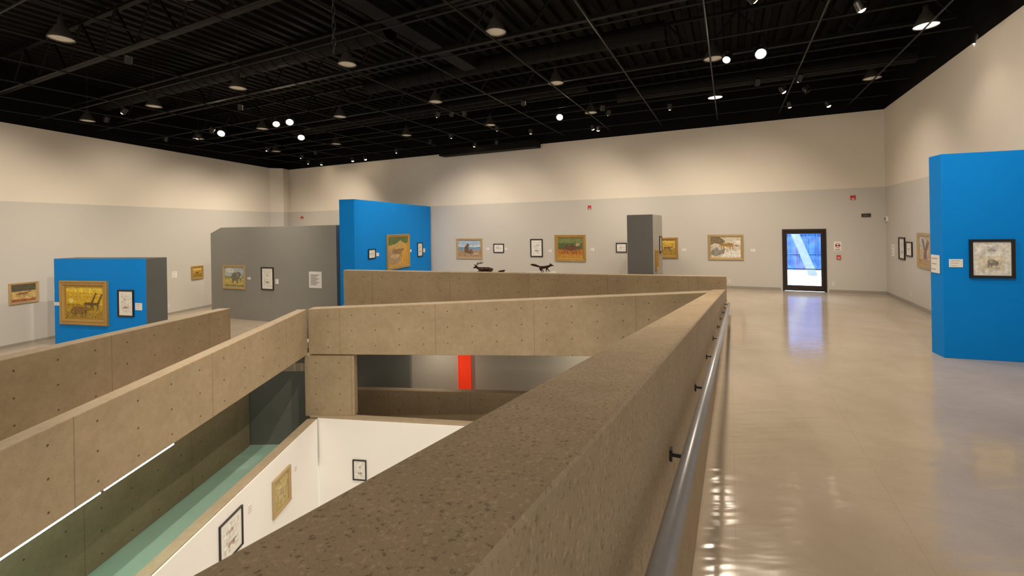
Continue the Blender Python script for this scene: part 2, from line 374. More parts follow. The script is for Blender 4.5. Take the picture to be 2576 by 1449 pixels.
# ------------------------------------------------------------------ free-standing panels
def prism(name,pl,outline,th,mats,fm=None):
    n=len(outline); v=[(s,0,z) for s,z in outline]+[(s,th,z) for s,z in outline]
    f=[tuple(range(n)),tuple(range(2*n-1,n-1,-1))]+[(i,i+n,(i+1)%n+n,(i+1)%n) for i in range(n)]
    fmi=fm or [0]*len(f)
    o=mesh(name,v,f,mats,fmi,M=frame(pl)); b=o.modifiers.new("bevel",'BEVEL'); b.width=.008; b.segments=2; return o
T(prism("display_wall",'BT',[(0,-1.2),(6.5,-1.2),(6.5,3.5),(0,3.5)],.6,[M_blue]),"tall bright blue painted partition abutting the far wall","display wall")
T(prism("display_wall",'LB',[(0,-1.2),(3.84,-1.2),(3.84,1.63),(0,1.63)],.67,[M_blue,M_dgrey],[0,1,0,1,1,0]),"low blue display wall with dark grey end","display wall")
T(prism("display_wall",'RP',[(0,0),(1.22,0),(1.22,3.55),(0,3.55)],.39,[M_blue]),"tall blue display wall projecting from the side wall","display wall")
T(prism("display_wall",'GP',[(0,-1.2),(6.9,-1.2),(6.9,2.6),(.65,2.6),(0,2.36)],.5,[M_grey]),"wide grey-green display wall with clipped top corner","display wall")
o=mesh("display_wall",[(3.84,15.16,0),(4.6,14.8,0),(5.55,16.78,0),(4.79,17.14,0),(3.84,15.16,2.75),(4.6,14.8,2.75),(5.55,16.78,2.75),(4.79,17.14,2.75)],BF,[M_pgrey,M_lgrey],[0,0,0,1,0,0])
o.modifiers.new("bevel",'BEVEL').width=.01
T(o,"dark grey free-standing partition with pale side","display wall")
# ------------------------------------------------------------------ pictures
def ell(cx,cy,rx,ry,n=14): return [(cx+rx*math.cos(2*math.pi*i/n),cy+ry*math.sin(2*math.pi*i/n)) for i in range(n)]
def animal(cx,cy,L,ar,col,neck=(.35,.25),leg=.45,fl=1,thick=.3,tail=True):
    out=[]; H=L*ar
    f=lambda x,y:(cx+fl*x*L,cy+y*H)
    out.append((col,[f(-.5,.02),f(-.42,.16*thick/.3),f(-.1,.13*thick/.3),f(.2,.17*thick/.3),f(.45,.14),f(.52,0),f(.42,-.14),f(.1,-.17*thick/.3),f(-.3,-.13),f(-.48,-.12)]))
    for x,b in ((-.42,-.06),(-.30,.05),(.28,-.03),(.42,.05)):
        out.append((col,[f(x-.05,-.05),f(x+.06,-.05),f(x+.03+b*.4,-leg*.55),f(x+.035+b,-leg),f(x-.02+b,-leg),f(x-.03+b*.4,-leg*.55)]))
    nx,ny=neck
    out.append((col,[f(.34,.10),f(.5,-.02),f(.5+nx*.8+.03,ny-.05),f(.5+nx*.8-.07,ny+.04)]))
    hx,hy=.5+nx*.8,ny
    out.append((col,[f(hx-.08,hy+.03),f(hx-.04,hy+.12),f(hx+.0,hy+.06),f(hx+.17,hy-.02),f(hx+.16,hy-.08),f(hx-.02,hy-.08)]))
    if tail: out.append((col,[f(-.48,.06),f(-.58,.0),f(-.62,-.2),f(-.58,-.2),f(-.53,-.02),f(-.46,-.03)]))
    return out
def clip(p): return [(min(1,max(0,x)),min(1,max(0,y))) for x,y in p]
def picture(pl,s,z,w,h,style,art,label,inner=None):
    M=frame(pl,s,z,0)
    r=empty("framed_picture",M=M); T(r,label,"picture")
    fw={'gold':.13,'gold2':.10,'black':.05,'thick':.2}[style]*min(1,max(.45,h/1.0)); dp={'gold':.06,'gold2':.05,'black':.035,'thick':.09}[style]
    if style=='black': fw=.045 if h>.5 else .035
    if pl in ('PL','PB') and style=='black': fw=.025
    mat={'gold':M_gold,'gold2':M_gold2,'black':M_blk,'thick':M_gold}[style]
    rings=[(0,-.002),(0,-dp*.8),(fw*.15,-dp),(fw*.4,-dp*.75),(fw*.6,-dp*.9),(fw*.85,-dp*.45),(fw,-dp*.4),(fw,-.006)]
    if style=='black': rings=[(0,-.002),(0,-dp),(fw,-dp*.9),(fw,-.006)]
    v=[];f=[]
    for i,y in rings:
        a,b=w/2-i,h/2-i; v+=[(-a,y,-b),(a,y,-b),(a,y,b),(-a,y,b)]
    for k in range(len(rings)-1):
        for j in range(4): f.append((k*4+j,k*4+(j+1)%4,k*4+4+(j+1)%4,k*4+4+j))
    fo=mesh("frame",v,f,mat,M=M); fo.parent=r; fo.matrix_parent_inverse=M.inverted()
    iw,ih=w-2*fw,h-2*fw
    y=-.008
    if style=='black' or inner:
        mw=inner if inner else .13*min(w,h)
        mo=mesh("mat_board",boxv(-iw/2,iw/2,y-.004,y,-ih/2,ih/2),BF,M_mat,M=M); mo.parent=r; mo.matrix_parent_inverse=M.inverted()
        iw-=2*mw; ih-=2*mw; y-=.005
    mb=MB(); mats=[];
    for k,(c,pg) in enumerate(art(iw/ih)):
        pm=paint(c)
        if pm not in mats: mats.append(pm)
        pg=clip(pg); yy=y-.0006*k
        A=sum(pg[i][0]*pg[(i+1)%len(pg)][1]-pg[(i+1)%len(pg)][0]*pg[i][1] for i in range(len(pg)))
        if A<0: pg=pg[::-1]
        mb.add([((a-.5)*iw,yy,(b-.5)*ih) for a,b in pg],[tuple(range(len(pg)))],mats.index(pm))
    co=mb.obj("canvas",mats,M=M); co.parent=r; co.matrix_parent_inverse=M.inverted()
    return r
FULL=[(0,0),(1,0),(1,1),(0,1)]
def band(a,b,j=.03): 
    return [(0,a),(1,a),(1,b+j),(.75,b-j),(.5,b+j*.5),(.2,b-j*.4),(0,b+j)]
def tufts(col,y,n,hh,seed):
    rr=random.Random(seed); return [(col,[(x-.01,yy),(x+.012,yy),(x+rr.uniform(-.02,.02),yy+rr.uniform(.4,1)*hh)]) for x,yy in ((rr.random(),y*rr.random()) for _ in range(n))]
def a_giraffe(ar):
    o=[((.70,.46,.02),FULL),((.80,.58,.05),[(0,.84),(1,.80),(1,1),(0,1)]),((.62,.38,.02),[(0,.66),(1,.64),(1,.70),(0,.71)]),((.90,.72,.25),ell(.14,.56,.06,.07)),((.50,.33,.02),band(0,.42)),((.38,.25,.03),band(0,.2))]
    for x,s in ((.60,.20),(.78,.18)): o+=animal(x,.47,s,ar,(.14,.08,.02),neck=(.62,1.05),leg=.7)
    for x in (.08,.2,.34): o+=animal(x,.44,.07,ar,(.36,.21,.04),leg=.6)
    o+=animal(.36,.27,.36,ar,(.24,.13,.03),neck=(.16,.08),leg=.32,thick=.34)+tufts((.58,.40,.06),.22,36,.10,1)
    return o
def a_lion(ar): return [((.35,.30,.12),FULL),((.10,.09,.05),band(.62,1.0)),((.60,.42,.15),band(0,.6)),((.35,.10,.05),band(0,.16))]+animal(.45,.48,.4,ar,(.30,.14,.05),neck=(.25,.2),leg=.4)+tufts((.6,.5,.2),.4,30,.1,2)
def a_small(ar): return [((.55,.33,.05),FULL),((.30,.20,.03),band(0,.4)),((.70,.50,.12),band(.75,1))]+animal(.5,.5,.35,ar,(.12,.06,.02))
def a_elephant(ar):
    G=(.20,.18,.15)
    return [((.45,.55,.58),FULL),((.75,.75,.68),ell(.3,.85,.25,.12)),((.30,.34,.12),band(.38,.55)),((.62,.50,.15),band(0,.42)),((.30,.28,.10),band(0,.12)),
      (G,ell(.55,.52,.2,.22)),(G,ell(.75,.62,.11,.16)),((.28,.25,.2),ell(.68,.62,.08,.17)),(G,[(.82,.62),(.88,.5),(.86,.25),(.82,.22),(.82,.45),(.77,.55)]),
      (G,[(.38,.45),(.48,.45),(.47,.18),(.40,.18)]),(G,[(.60,.45),(.71,.45),(.70,.16),(.62,.16)]),((.8,.78,.65),[(.80,.52),(.90,.42),(.91,.46),(.82,.57)])]+tufts((.7,.6,.2),.25,30,.1,3)
def a_leopard(ar):
    o=[((.55,.38,.12),FULL),((.12,.20,.06),[(0,1),(0,.72),(.4,.78),(.6,.9),(1,.7),(1,1)]),((.62,.36,.06),[(1,0),(1,.8),(.72,.7),(.6,.4),(.7,0)]),((.40,.30,.22),[(0,.1),(0,.55),(.3,.62),(.55,.5),(.6,.2),(.4,.05)]),((.65,.5,.3),[(.1,.3),(.3,.6),(.5,.5),(.75,.66),(.62,.38),(.4,.25)])]
    return o+animal(.45,.5,.42,ar,(.30,.18,.07),neck=(.2,.12),leg=.36)+tufts((.65,.38,.08),.35,40,.14,4)
def a_bear(ar): return [((.42,.55,.68),FULL),((.62,.68,.72),band(.6,.72)),((.20,.35,.50),band(.42,.6)),((.42,.28,.17),band(0,.42)),((.25,.10,.06),ell(.55,.26,.12,.06)),((.60,.45,.3),ell(.8,.2,.15,.05)),
    ((.17,.10,.05),ell(.38,.48,.10,.22)),((.17,.10,.05),ell(.44,.72,.06,.10)),((.17,.10,.05),[(.30,.35),(.50,.35),(.56,.26),(.28,.26)]),((.20,.12,.06),ell(.56,.36,.06,.09)),((.20,.12,.06),ell(.62,.44,.03,.05))]
def a_moose(ar): return [((.10,.14,.05),FULL),((.45,.17,.03),band(0,.42)),((.55,.28,.04),band(0,.2)),((.20,.24,.08),band(.75,1))]+animal(.5,.5,.50,ar,(.16,.07,.03),neck=(.15,.08),leg=.42,thick=.44)+[((.45,.35,.2),[(.70,.64),(.78,.80),(.82,.70),(.90,.80),(.86,.62),(.76,.58)])]+tufts((.65,.25,.05),.4,50,.12,5)
def a_cougar(ar):
    return [((.68,.62,.50),FULL),((.30,.28,.25),[(0,.3),(.2,.5),(.3,.35),(.5,.45),(.45,.2),(.2,.05),(0,.1)]),((.22,.17,.10),[(0,1),(0,.6),(.15,.7),(.35,.62),(.5,.8),(.3,1)]),((.85,.82,.75),[(.3,.0),(.6,.3),(1,.35),(1,0)]),((.80,.76,.68),[(.5,.5),(.8,.62),(1,.6),(1,.85),(.7,.8)])]+animal(.55,.62,.42,ar,(.42,.24,.07),neck=(.3,-.05),leg=.4)
def a_gold(ar): return [((.58,.38,.05),FULL),((.40,.26,.04),band(0,.4)),((.70,.50,.1),band(.8,1))]+animal(.5,.5,.42,ar,(.20,.12,.05),neck=(.25,.15))
def a_tree(ar): return [((.55,.42,.24),FULL),((.52,.52,.46),[(0,.55),(.5,.6),(.5,1),(0,1)]),((.22,.12,.06),[(.3,0),(.4,.5),(.2,.9),(.35,.95),(.5,.6),(.7,.9),(.85,.8),(.62,.45),(.7,0)]),((.45,.28,.1),band(0,.2))]
def sk(seed):
    def fn(ar):
        rr=random.Random(seed); o=[((.84,.81,.75),FULL)]
        if ar>1:
            o+=animal(.36,.52,.26,ar,(.50,.40,.32),neck=(rr.uniform(.1,.3),rr.uniform(-.05,.25)),fl=rr.choice((-1,1)),leg=.4)
            o+=animal(.72,.5,.2,ar,(.55,.46,.38),fl=rr.choice((-1,1)))
        else:
            o+=animal(.5,.28,.42,ar,(.45,.33,.25),neck=(rr.uniform(.1,.3),rr.uniform(-.05,.2)),fl=rr.choice((-1,1)),leg=.38,thick=.36)
            o+=animal(.48,.72,.28,ar,(.58,.44,.38),neck=(.15,.15),fl=rr.choice((-1,1)))
        return o
    return fn
def a_double(ar):
    B=(.27,.25,.22)
    return [((.84,.82,.77),FULL),((.70,.70,.68),[(.28,.66),(.68,.66),(.68,.88),(.28,.88)]),((.72,.67,.54),[(.14,.14),(.86,.14),(.86,.58),(.14,.58)]),
      ((.42,.42,.40),ell(.48,.77,.10,.05)),((.42,.42,.40),ell(.57,.75,.04,.04)),
      (B,ell(.50,.38,.13,.10)),(B,ell(.62,.36,.06,.07)),(B,[(.38,.36),(.42,.36),(.42,.24),(.39,.24)]),(B,[(.46,.36),(.50,.36),(.50,.23),(.47,.23)]),(B,[(.58,.36),(.62,.36),(.61,.25),(.585,.25)]),((.5,.45,.36),ell(.47,.41,.06,.04)),((.55,.5,.4),[(.64,.42),(.71,.46),(.69,.41),(.66,.38)]),((.5,.46,.38),[(.25,.22),(.78,.21),(.78,.22),(.25,.235)])]
picture('BW',15.80,1.42,1.43,.97,'gold2',a_bear,"gold-framed painting of a bear sitting on a shore")
picture('BW',14.22,1.45,.54,.41,'black',sk(1),"small black-framed wildlife sketch on pale mat")
picture('BW',12.33,1.47,.59,.79,'black',sk(3),"upright black-framed sketch with two animal studies")
picture('BW',10.77,1.47,1.37,1.13,'gold',a_moose,"gold-framed painting of a dark moose in red brush")
picture('BW',8.59,1.50,.44,.39,'black',sk(2),"small black-framed sketch beside the grey partition")
picture('BW',6.81,1.50,.8,.80,'gold',a_gold,"gold-framed painting of an animal in yellow grass")
picture('BW',4.75,1.53,1.19,.94,'gold2',a_cougar,"gold-framed painting of a cat leaping over snowy rocks")
picture('RW',1.55,1.58,.51,.66,'black',sk(4),"black-framed drawing on the side wall")
picture('RW',2.14,1.59,.50,.42,'black',sk(6),"small black-framed drawing on the side wall")
picture('RW',3.30,1.60,.95,.92,'gold2',a_tree,"gold-framed painting of a bare tree in warm tones")
picture('LW',11.34,.51,.78,.69,'gold2',a_lion,"gold-framed painting of an animal in dry grass")
picture('LW',4.83,.53,.62,.62,'gold',a_small,"small square gold-framed amber painting")
picture('GP',1.43,.53,1.33,.99,'gold2',a_elephant,"gold-framed painting of an elephant under a pale sky")
picture('GP',3.35,.52,.68,.91,'black',sk(5),"upright black-framed animal sketch on grey wall")
picture('BT',1.11,1.49,.50,.37,'black',sk(8),"small black-framed sketch on the blue wall")
picture('BT',3.18,1.47,1.96,1.44,'gold',a_leopard,"large gold-framed painting of big cats on rocks")
picture('BT',5.25,1.44,.55,.66,'black',sk(7),"black-framed drawing on the blue wall")
picture('LB',1.33,.22,2.0,1.41,'thick',a_giraffe,"ornate gold-framed yellow savanna painting with giraffes and lion")
picture('LB',3.04,.24,.64,.84,'black',sk(9),"upright black-framed drawing on the blue wall")
picture('RP',.66,1.73,.60,.66,'black',a_double,"black-framed pair of animal drawings on cream paper",inner=.015)
picture('PR',.60,1.22,.55,.68,'gold',a_gold,"gold-framed painting on the partition side")
picture('PR',1.65,1.70,.5,.60,'black',sk(10),"black-framed drawing on the partition side")
picture('PL',5.72,-3.17,.72,.78,'gold2',lambda ar:[((.50,.40,.16),FULL),((.62,.52,.30),[(.3,.3),(.7,.3),(.7,.7),(.3,.7)]),((.45,.3,.12),[(.36,.38),(.42,.38),(.42,.62),(.36,.62)]),((.45,.3,.12),[(.47,.38),(.53,.38),(.53,.62),(.47,.62)]),((.45,.3,.12),[(.58,.38),(.64,.38),(.64,.62),(.58,.62)])],"gold-framed picture with golden mat in the lower atrium")
picture('PL',4.02,-2.97,.64,.72,'black',sk(12),"black-framed map-like drawing in the lower atrium")
picture('PB',1.12,-3.61,.36,.51,'black',sk(11),"small black-framed drawing on the white atrium wall")
def card(pl,s,z,w,h,lines=3):
    mb=MB(); mb.box(-w/2,w/2,-.008,-.001,-h/2,h/2,0)
    for i in range(lines):
        zz=h*(.3-.6*i/max(1,lines-1)); mb.box(-w*.38,w*(.3-.12*(i%3)),-.0095,-.008,zz-h*.02,zz+h*.02,1)
    o=mb.obj("label_card",[M_card,M_ink],M=frame(pl,s,z,0)); return T(o,"small white printed label card on the wall","label card","exhibit labels")
for a in [('GP',2.30,.50,.18,.09),('GP',3.86,.42,.17,.19),('BT',1.52,1.44,.2,.13),('BT',4.30,1.43,.19,.12),('BT',5.68,1.38,.26,.18),('LB',.14,.16,.28,.11),('LB',3.54,.15,.27,.22),
  ('RP',.18,1.65,.19,.14),('RE',.18,1.62,.26,.32),('RW',.69,1.48,.30,.36),('LW',5.98,.55,.25,.28),('BW',14.8,1.42,.15,.12),('BW',11.7,1.35,.15,.12),('BW',9.8,1.42,.15,.12),('BW',3.85,1.42,.15,.1),('BW',13.85,1.42,.12,.1),('LW',10.4,.45,.2,.12),('BW',6.2,1.42,.15,.1),('PL',6.35,-3.02,.12,.12),('PL',4.6,-2.85,.12,.16)]: card(*a)
c=card('GP',5.86,.54,.63,.62,9); c.name="text_panel"; c["label"]="white printed introductory text panel on grey wall"; c["category"]="text panel"; del c["group"]
def alarm(pl,s,z,w=.14,h=.14):
    mb=MB(); mb.box(-w/2,w/2,-.03,0,-h/2,h/2,0); mb.box(-w*.35,w*.35,-.05,-.03,-h*.1,h*.38,1); mb.box(-w*.3,w*.3,-.04,-.03,-h*.4,-h*.2,2)
    T(mb.obj("fire_alarm",[M_red,M_red,M_card],M=frame(pl,s,z)),"red wall-mounted fire alarm strobe","fire alarm")
alarm('BW',9.89,3.19); alarm('BW',.87,3.20); alarm('BW',27.12,3.17,.2,.14)
mb=MB(); mb.box(-.055,.055,-.04,0,-.07,.07,0); mb.box(-.035,.035,-.05,-.04,-.05,.01,1); mb.box(-.03,.03,-.06,-.05,-.03,-.01,0)
T(mb.obj("fire_alarm_pull",[M_red,M_card],M=frame('BW',1.29,1.20)),"red fire alarm pull station beside the door","fire alarm")
mb=MB(); mb.box(-.12,.12,-.03,0,-.055,.055,0); mb.box(-.09,.09,-.033,-.03,-.03,-.015,1); mb.box(-.09,.05,-.033,-.03,.01,.02,1)
T(mb.obj("wall_sign",[M_blk,M_ink],M=frame('BW',.52,2.60)),"small black wall sign near the corner","sign")
mb=MB(); mb.box(-.105,.105,-.006,0,-.16,.16,0)
n=24
for i in range(n):
    t0,t1=2*math.pi*i/n,2*math.pi*(i+1)/n
    mb.add([(.075*math.cos(t0),-.008,.03+.075*math.sin(t0)),(.075*math.cos(t1),-.008,.03+.075*math.sin(t1)),(.055*math.cos(t1),-.008,.03+.055*math.sin(t1)),(.055*math.cos(t0),-.008,.03+.055*math.sin(t0))],[(0,1,2,3)],1)
mb.box(-.05,-.01,-.008,-.006,.01,.05,2); mb.box(.01,.05,-.008,-.006,.01,.05,2); mb.box(-.02,.02,-.008,-.006,.02,.03,1); mb.box(-.07,.07,-.008,-.006,-.10,-.085,1); mb.box(-.07,.07,-.008,-.006,-.13,-.12,2)
T(mb.obj("door_notice",[M_card,M_red,M_blk],M=frame('BW',1.31,1.57)),"white notice with red ring symbol beside the door","sign")
def outlet(pl,s,z,w=.07,h=.12):
    mb=MB(); mb.box(-w/2,w/2,-.006,0,-h/2,h/2,0); mb.box(-.015,.015,-.008,-.006,.012,.04,1); mb.box(-.015,.015,-.008,-.006,-.04,-.012,1)
    T(mb.obj("power_outlet",[M_card,M_ink],M=frame(pl,s,z)),"white electrical outlet plate low on the wall","power outlet","wall outlets")
outlet('BW',4.63,.27); outlet('RW',2.16,.33); outlet('LW',6.27,-.79); outlet('BW',1.45,.3); 
mb=MB(); mb.box(-.11,.11,-.05,0,-.08,.08,0); mb.box(-.08,.08,-.055,-.05,-.05,.05,1)
T(mb.obj("thermostat",[M_card,M_ink],M=frame('RW',.13,2.47)),"white wall thermostat near the corner","thermostat")
# ------------------------------------------------------------------ door + exterior
dM=frame('BW',(DS0+DS1)/2,0)
w=(DS1-DS0)
d=empty("door_1",M=dM); S(d); d["label"]="dark bronze glazed exit door"
def dchild(mb,nm,m):
    o=mb.obj(nm,m,M=dM); o.parent=d; o.matrix_parent_inverse=dM.inverted(); return o
mb=MB(); mb.box(-w/2,-w/2+.06,-.03,.15,0,DH); mb.box(w/2-.06,w/2,-.03,.15,0,DH); mb.box(-w/2+.06,w/2-.06,-.03,.15,DH-.07,DH); dchild(mb,"door_frame",M_dframe)
mb=MB(); a=w/2-.06; mb.box(-a,-a+.09,.02,.07,.01,DH-.07); mb.box(a-.09,a,.02,.07,.01,DH-.07); mb.box(-a+.09,a-.09,.02,.07,DH-.17,DH-.07); mb.box(-a+.09,a-.09,.02,.07,.01,.2); dchild(mb,"door_leaf",M_dframe)
gm,nt,b=newmat("door_glass"); nt.nodes.remove(b); tr=N(nt,"ShaderNodeBsdfTransparent"); gl=N(nt,"ShaderNodeBsdfGlossy"); gl.inputs["Roughness"].default_value=.02; mx=N(nt,"ShaderNodeMixShader"); fr=N(nt,"ShaderNodeFresnel"); fr.inputs[0].default_value=1.35
nt.links.new(fr.outputs[0],mx.inputs[0]); nt.links.new(tr.outputs[0],mx.inputs[1]); nt.links.new(gl.outputs[0],mx.inputs[2]); nt.links.new(mx.outputs[0],nt.nodes["Material Output"].inputs[0])
mb=MB(); mb.box(-a+.09,a-.09,.04,.046,.2,DH-.17); dchild(mb,"door_glass",gm)
mb=MB(); mb.cyl((-a+.05,-.03,.78),(a-.05,-.03,.78),.015); mb.cyl((-a+.05,-.03,.78),(-a+.05,.02,.78),.015); mb.cyl((a-.05,-.03,.78),(a-.05,.02,.78),.015); dchild(mb,"push_bar",M_dframe)
M_pat=plain("patio_pale",(.80,.80,.82),.8,var=.06)
m,nt,b=newmat("garden_wall_dark_blue"); f=noise(nt,3.5,4); f2=noise(nt,1.2,2)
c=mixc(nt,math_(nt,'MULTIPLY_ADD',f,3,-1),(.010,.04,.12),(.03,.10,.24)); c=mixc(nt,math_(nt,'MULTIPLY',math_(nt,'GREATER_THAN',f2,.58),.4),c,(.10,.06,.07)); nt.links.new(c,b.inputs["Base Color"]); b.inputs["Roughness"].default_value=.8; M_gw=m  # mottled dark blue with scattered reddish patches
M_post=plain("pale_post",(.13,.155,.19),.7,var=.3,scale=6)
fx=frame('BW',(DS0+DS1)/2,0)
o=mesh("patio_slab",boxv(-6,5,.26,10,-.15,-.03),BF,M_pat,M=fx); T(o,"pale sunlit patio paving outside the door","patio")
mb=MB(); mb.box(-6,5,8.6,8.9,-.03,4.5)
for i in range(28): mb.box(-6+.4*i,-5.97+.4*i,8.5,8.6,.3,4.3)
for k in range(4): mb.box(-6,5,8.52,8.6,.8+k,.84+k)
T(mb.obj("garden_fence",M_gw,M=fx),"dark blue fence outside the door","fence")
mb=MB(); mb.beam((.10,6.0,2.7),(1.10,6.0,-.03),.36,.3); T(mb.obj("leaning_post",M_post,M=fx),"pale slanted concrete brace standing on the patio","post")
# ------------------------------------------------------------------ sculptures and plinths
def skinobj(name,nodes,edges,m,loc,rot,sc=1):
    me=bpy.data.meshes.new(name); me.from_pydata([tuple(c*sc for c in n[:3]) for n in nodes],edges,[]); me.materials.append(m)
    o=bpy.data.objects.new(name,me); link(o); o.location=loc; o.rotation_euler=(0,0,rot)
    o.modifiers.new("skin",'SKIN')
    if not me.skin_vertices:
        bpy.context.view_layer.objects.active=o; o.select_set(True)
        try: bpy.ops.mesh.customdata_skin_add()
        except Exception: pass
    if me.skin_vertices:
        for i,n in enumerate(nodes):
            me.skin_vertices[0].data[i].radius=(n[3]*sc,n[3]*sc); me.skin_vertices[0].data[i].use_root=(i==0)
    s_=o.modifiers.new("sub",'SUBSURF'); s_.levels=2; s_.render_levels=2
    return o
fox=[(-.04,0,.18,.048),(.08,0,.195,.055),(.15,0,.215,.042),(.225,0,.255,.040),(.27,0,.245,.028),(.33,0,.23,.011),
 (-.12,0,.18,.045),(-.18,0,.205,.026),(-.28,0,.245,.046),(-.39,0,.275,.048),(-.50,0,.29,.012),
 (.10,.028,.12,.024),(.15,.03,.065,.014),(.20,.03,.012,.013),
 (.08,-.028,.12,.024),(.045,-.03,.065,.014),(.08,-.03,.012,.013),
 (-.12,.03,.11,.030),(-.05,.03,.07,.016),(-.02,.03,.012,.013),
 (-.15,-.03,.11,.030),(-.12,-.03,.06,.016),(-.08,-.03,.012,.013),
 (.215,.024,.295,.014),(.210,.030,.332,.005),(.215,-.024,.295,.014),(.210,-.030,.332,.005)]
fe=[(0,1),(1,2),(2,3),(3,4),(4,5),(0,6),(6,7),(7,8),(8,9),(9,10),(1,11),(11,12),(12,13),(1,14),(14,15),(15,16),(6,17),(17,18),(18,19),(6,20),(20,21),(21,22),(3,23),(23,24),(3,25),(25,26)]
PZ=.79
o=skinobj("fox_sculpture",fox,fe,M_bronze,(1.12,16.0,PZ),0); T(o,"dark bronze running fox sculpture on a plinth","sculpture")
elk=[(0,0,.12,.085),(.16,0,.12,.08),(.26,0,.15,.055),(.33,0,.195,.040),(.38,0,.20,.034),(.46,0,.165,.018),(-.17,0,.11,.08),(-.27,0,.12,.03),
 (.17,.08,.05,.035),(.31,.10,.03,.020),(.42,.10,.02,.014),(-.16,.09,.05,.045),(-.02,.12,.03,.022),(-.14,.13,.02,.014),(.17,-.08,.05,.035),(.33,-.10,.03,.020),(.24,-.12,.02,.014),
 (.35,.03,.25,.013),(.29,.07,.31,.011),(.20,.10,.33,.010),(.10,.11,.34,.005),(.30,.11,.38,.006),(.22,.14,.40,.006),(.14,.14,.41,.005),
 (.35,-.03,.25,.013),(.29,-.07,.31,.011),(.20,-.10,.33,.010),(.10,-.11,.34,.005),(.30,-.11,.38,.006),(.22,-.14,.40,.006),(.14,-.14,.41,.005),(.43,.06,.29,.005),(.43,-.06,.29,.005)]
ee=[(0,1),(1,2),(2,3),(3,4),(4,5),(0,6),(6,7),(1,8),(8,9),(9,10),(6,11),(11,12),(12,13),(1,14),(14,15),(15,16),(4,17),(17,18),(18,19),(19,20),(18,21),(19,22),(20,23),(4,24),(24,25),(25,26),(26,27),(25,28),(26,29),(27,30),(17,31),(24,32)]
o=skinobj("elk_sculpture",elk,ee,M_bronze,(-.94,16.0,PZ+.03),math.pi*.97,1.0); T(o,"dark bronze resting elk sculpture with branching antlers","sculpture")
cub=[(0,0,.05,.04),(.09,0,.06,.035),(.15,0,.08,.022),(-.08,0,.04,.03),(.05,.04,.015,.015),(.12,.05,.013,.01),(-.06,.04,.015,.015),(-.02,.06,.013,.01)]
o=skinobj("small_animal_sculpture",cub,[(0,1),(1,2),(0,3),(1,4),(4,5),(3,6),(6,7)],M_bronze,(-.42,16.0,PZ+.02),0); T(o,"small dark bronze crouching animal sculpture","sculpture")
for x0,x1,zt in ((-1.55,-.15,PZ+.02),(.5,1.5,PZ)):
    mb=MB(); mb.box(x0,x1,15.85,16.3,0,.06); mb.box(x0-.02,x1+.02,15.83,16.32,.06,zt-.03); mb.box(x0-.03,x1+.03,15.82,16.33,zt-.03,zt)
    T(mb.obj("plinth",M_plinth),"white painted rectangular sculpture plinth","plinth","sculpture plinths")
# ------------------------------------------------------------------ ceiling pendants
mb=MB(); mb.lathe([(.0,.40),(.05,.40),(.055,.28),(.095,.25),(.11,.20),(.16,.11),(.215,.0),(.215,-.015),(.205,-.015),(.205,0),(.15,.09),(.09,.17),(0,.18)],28)
sh=mb.obj("lamp_shade",M_shade,smooth=True)
mb=MB(); mb.lathe([(0,-.004),(.1,-.006),(.2,.004),(.2,.01),(0,.01)],28); ln=mb.obj("lens",M_lens,smooth=True)
mb=MB(); mb.cyl((0,0,.39),(0,0,1.7),.008,n=8); rd=mb.obj("hanging_rod",M_can)
ln2=ln.data.copy(); ln2.materials[0]=M_lensL
tmpl=[sh,ln,rd]
WARM=(1,.85,.67)
def addlight(kind,name,loc,energy,col=WARM,size=None,blend=1,target=None,r=.05):
    L=bpy.data.lights.new(name,kind); L.energy=energy; L.color=col
    if kind!='AREA': L.shadow_soft_size=r
    if kind=='SPOT': L.spot_size=math.radians(size); L.spot_blend=blend
    if kind=='AREA': L.shape='RECTANGLE'; L.size=size[0]; L.size_y=size[1]
    o=bpy.data.objects.new(name,L); link(o); o.location=loc
    if target is not None: o.rotation_euler=(Vector(target)-Vector(loc)).to_track_quat('-Z','Y').to_euler()
    return o
P0=Vector((-.26,9.04)); di=Vector((-3.55,1.62)); dj=Vector((1.52,3.28))
for j in range(-1,5):
    for i in range(-3,7):
        p=P0+di*i+dj*j
        rel=p-O; pp=rel.dot(e); qq=rel.dot(g)
        if qq>-.6 or pp<.8 or p.x< -19.2+.203*p.y+.8 or p.y<3.6 or p.y>26: continue
        z=6.3; r=empty("pendant_light",loc=(p.x,p.y,z))
        isl=(j,i) in {(1,-2),(2,-1),(4,1),(3,0)}
        T(r,"dark metal dome pendant lamp glowing brightly" if isl else "dark metal dome pendant lamp with frosted lens","pendant light","dome pendants under the ceiling")
        for tt in tmpl:
            c=tt.copy(); C.objects.link(c); c.parent=r
            if tt is ln and isl: c.data=ln2
        near=pp<2.6 or qq>-1.9 or p.x< -19.2+.203*p.y+2.4
        floor_fill=(j,i) in {(0,-1),(-1,-1)}  # unlit domes given an added lamp to brighten the near floor
        if floor_fill or ((isl or (i+j)%2==0) and not (near and not isl)):
            l=addlight('SPOT',"pendant_or_fill_lamp",(0,0,-.03),160 if (near and not floor_fill) else (480 if floor_fill else 660),size=110 if near else (120 if floor_fill else 140),r=.2,target=(0,0,-1)); l.parent=r  # most of these domes are unlit; their light is added room fill
for tt in tmpl: bpy.data.objects.remove(tt)
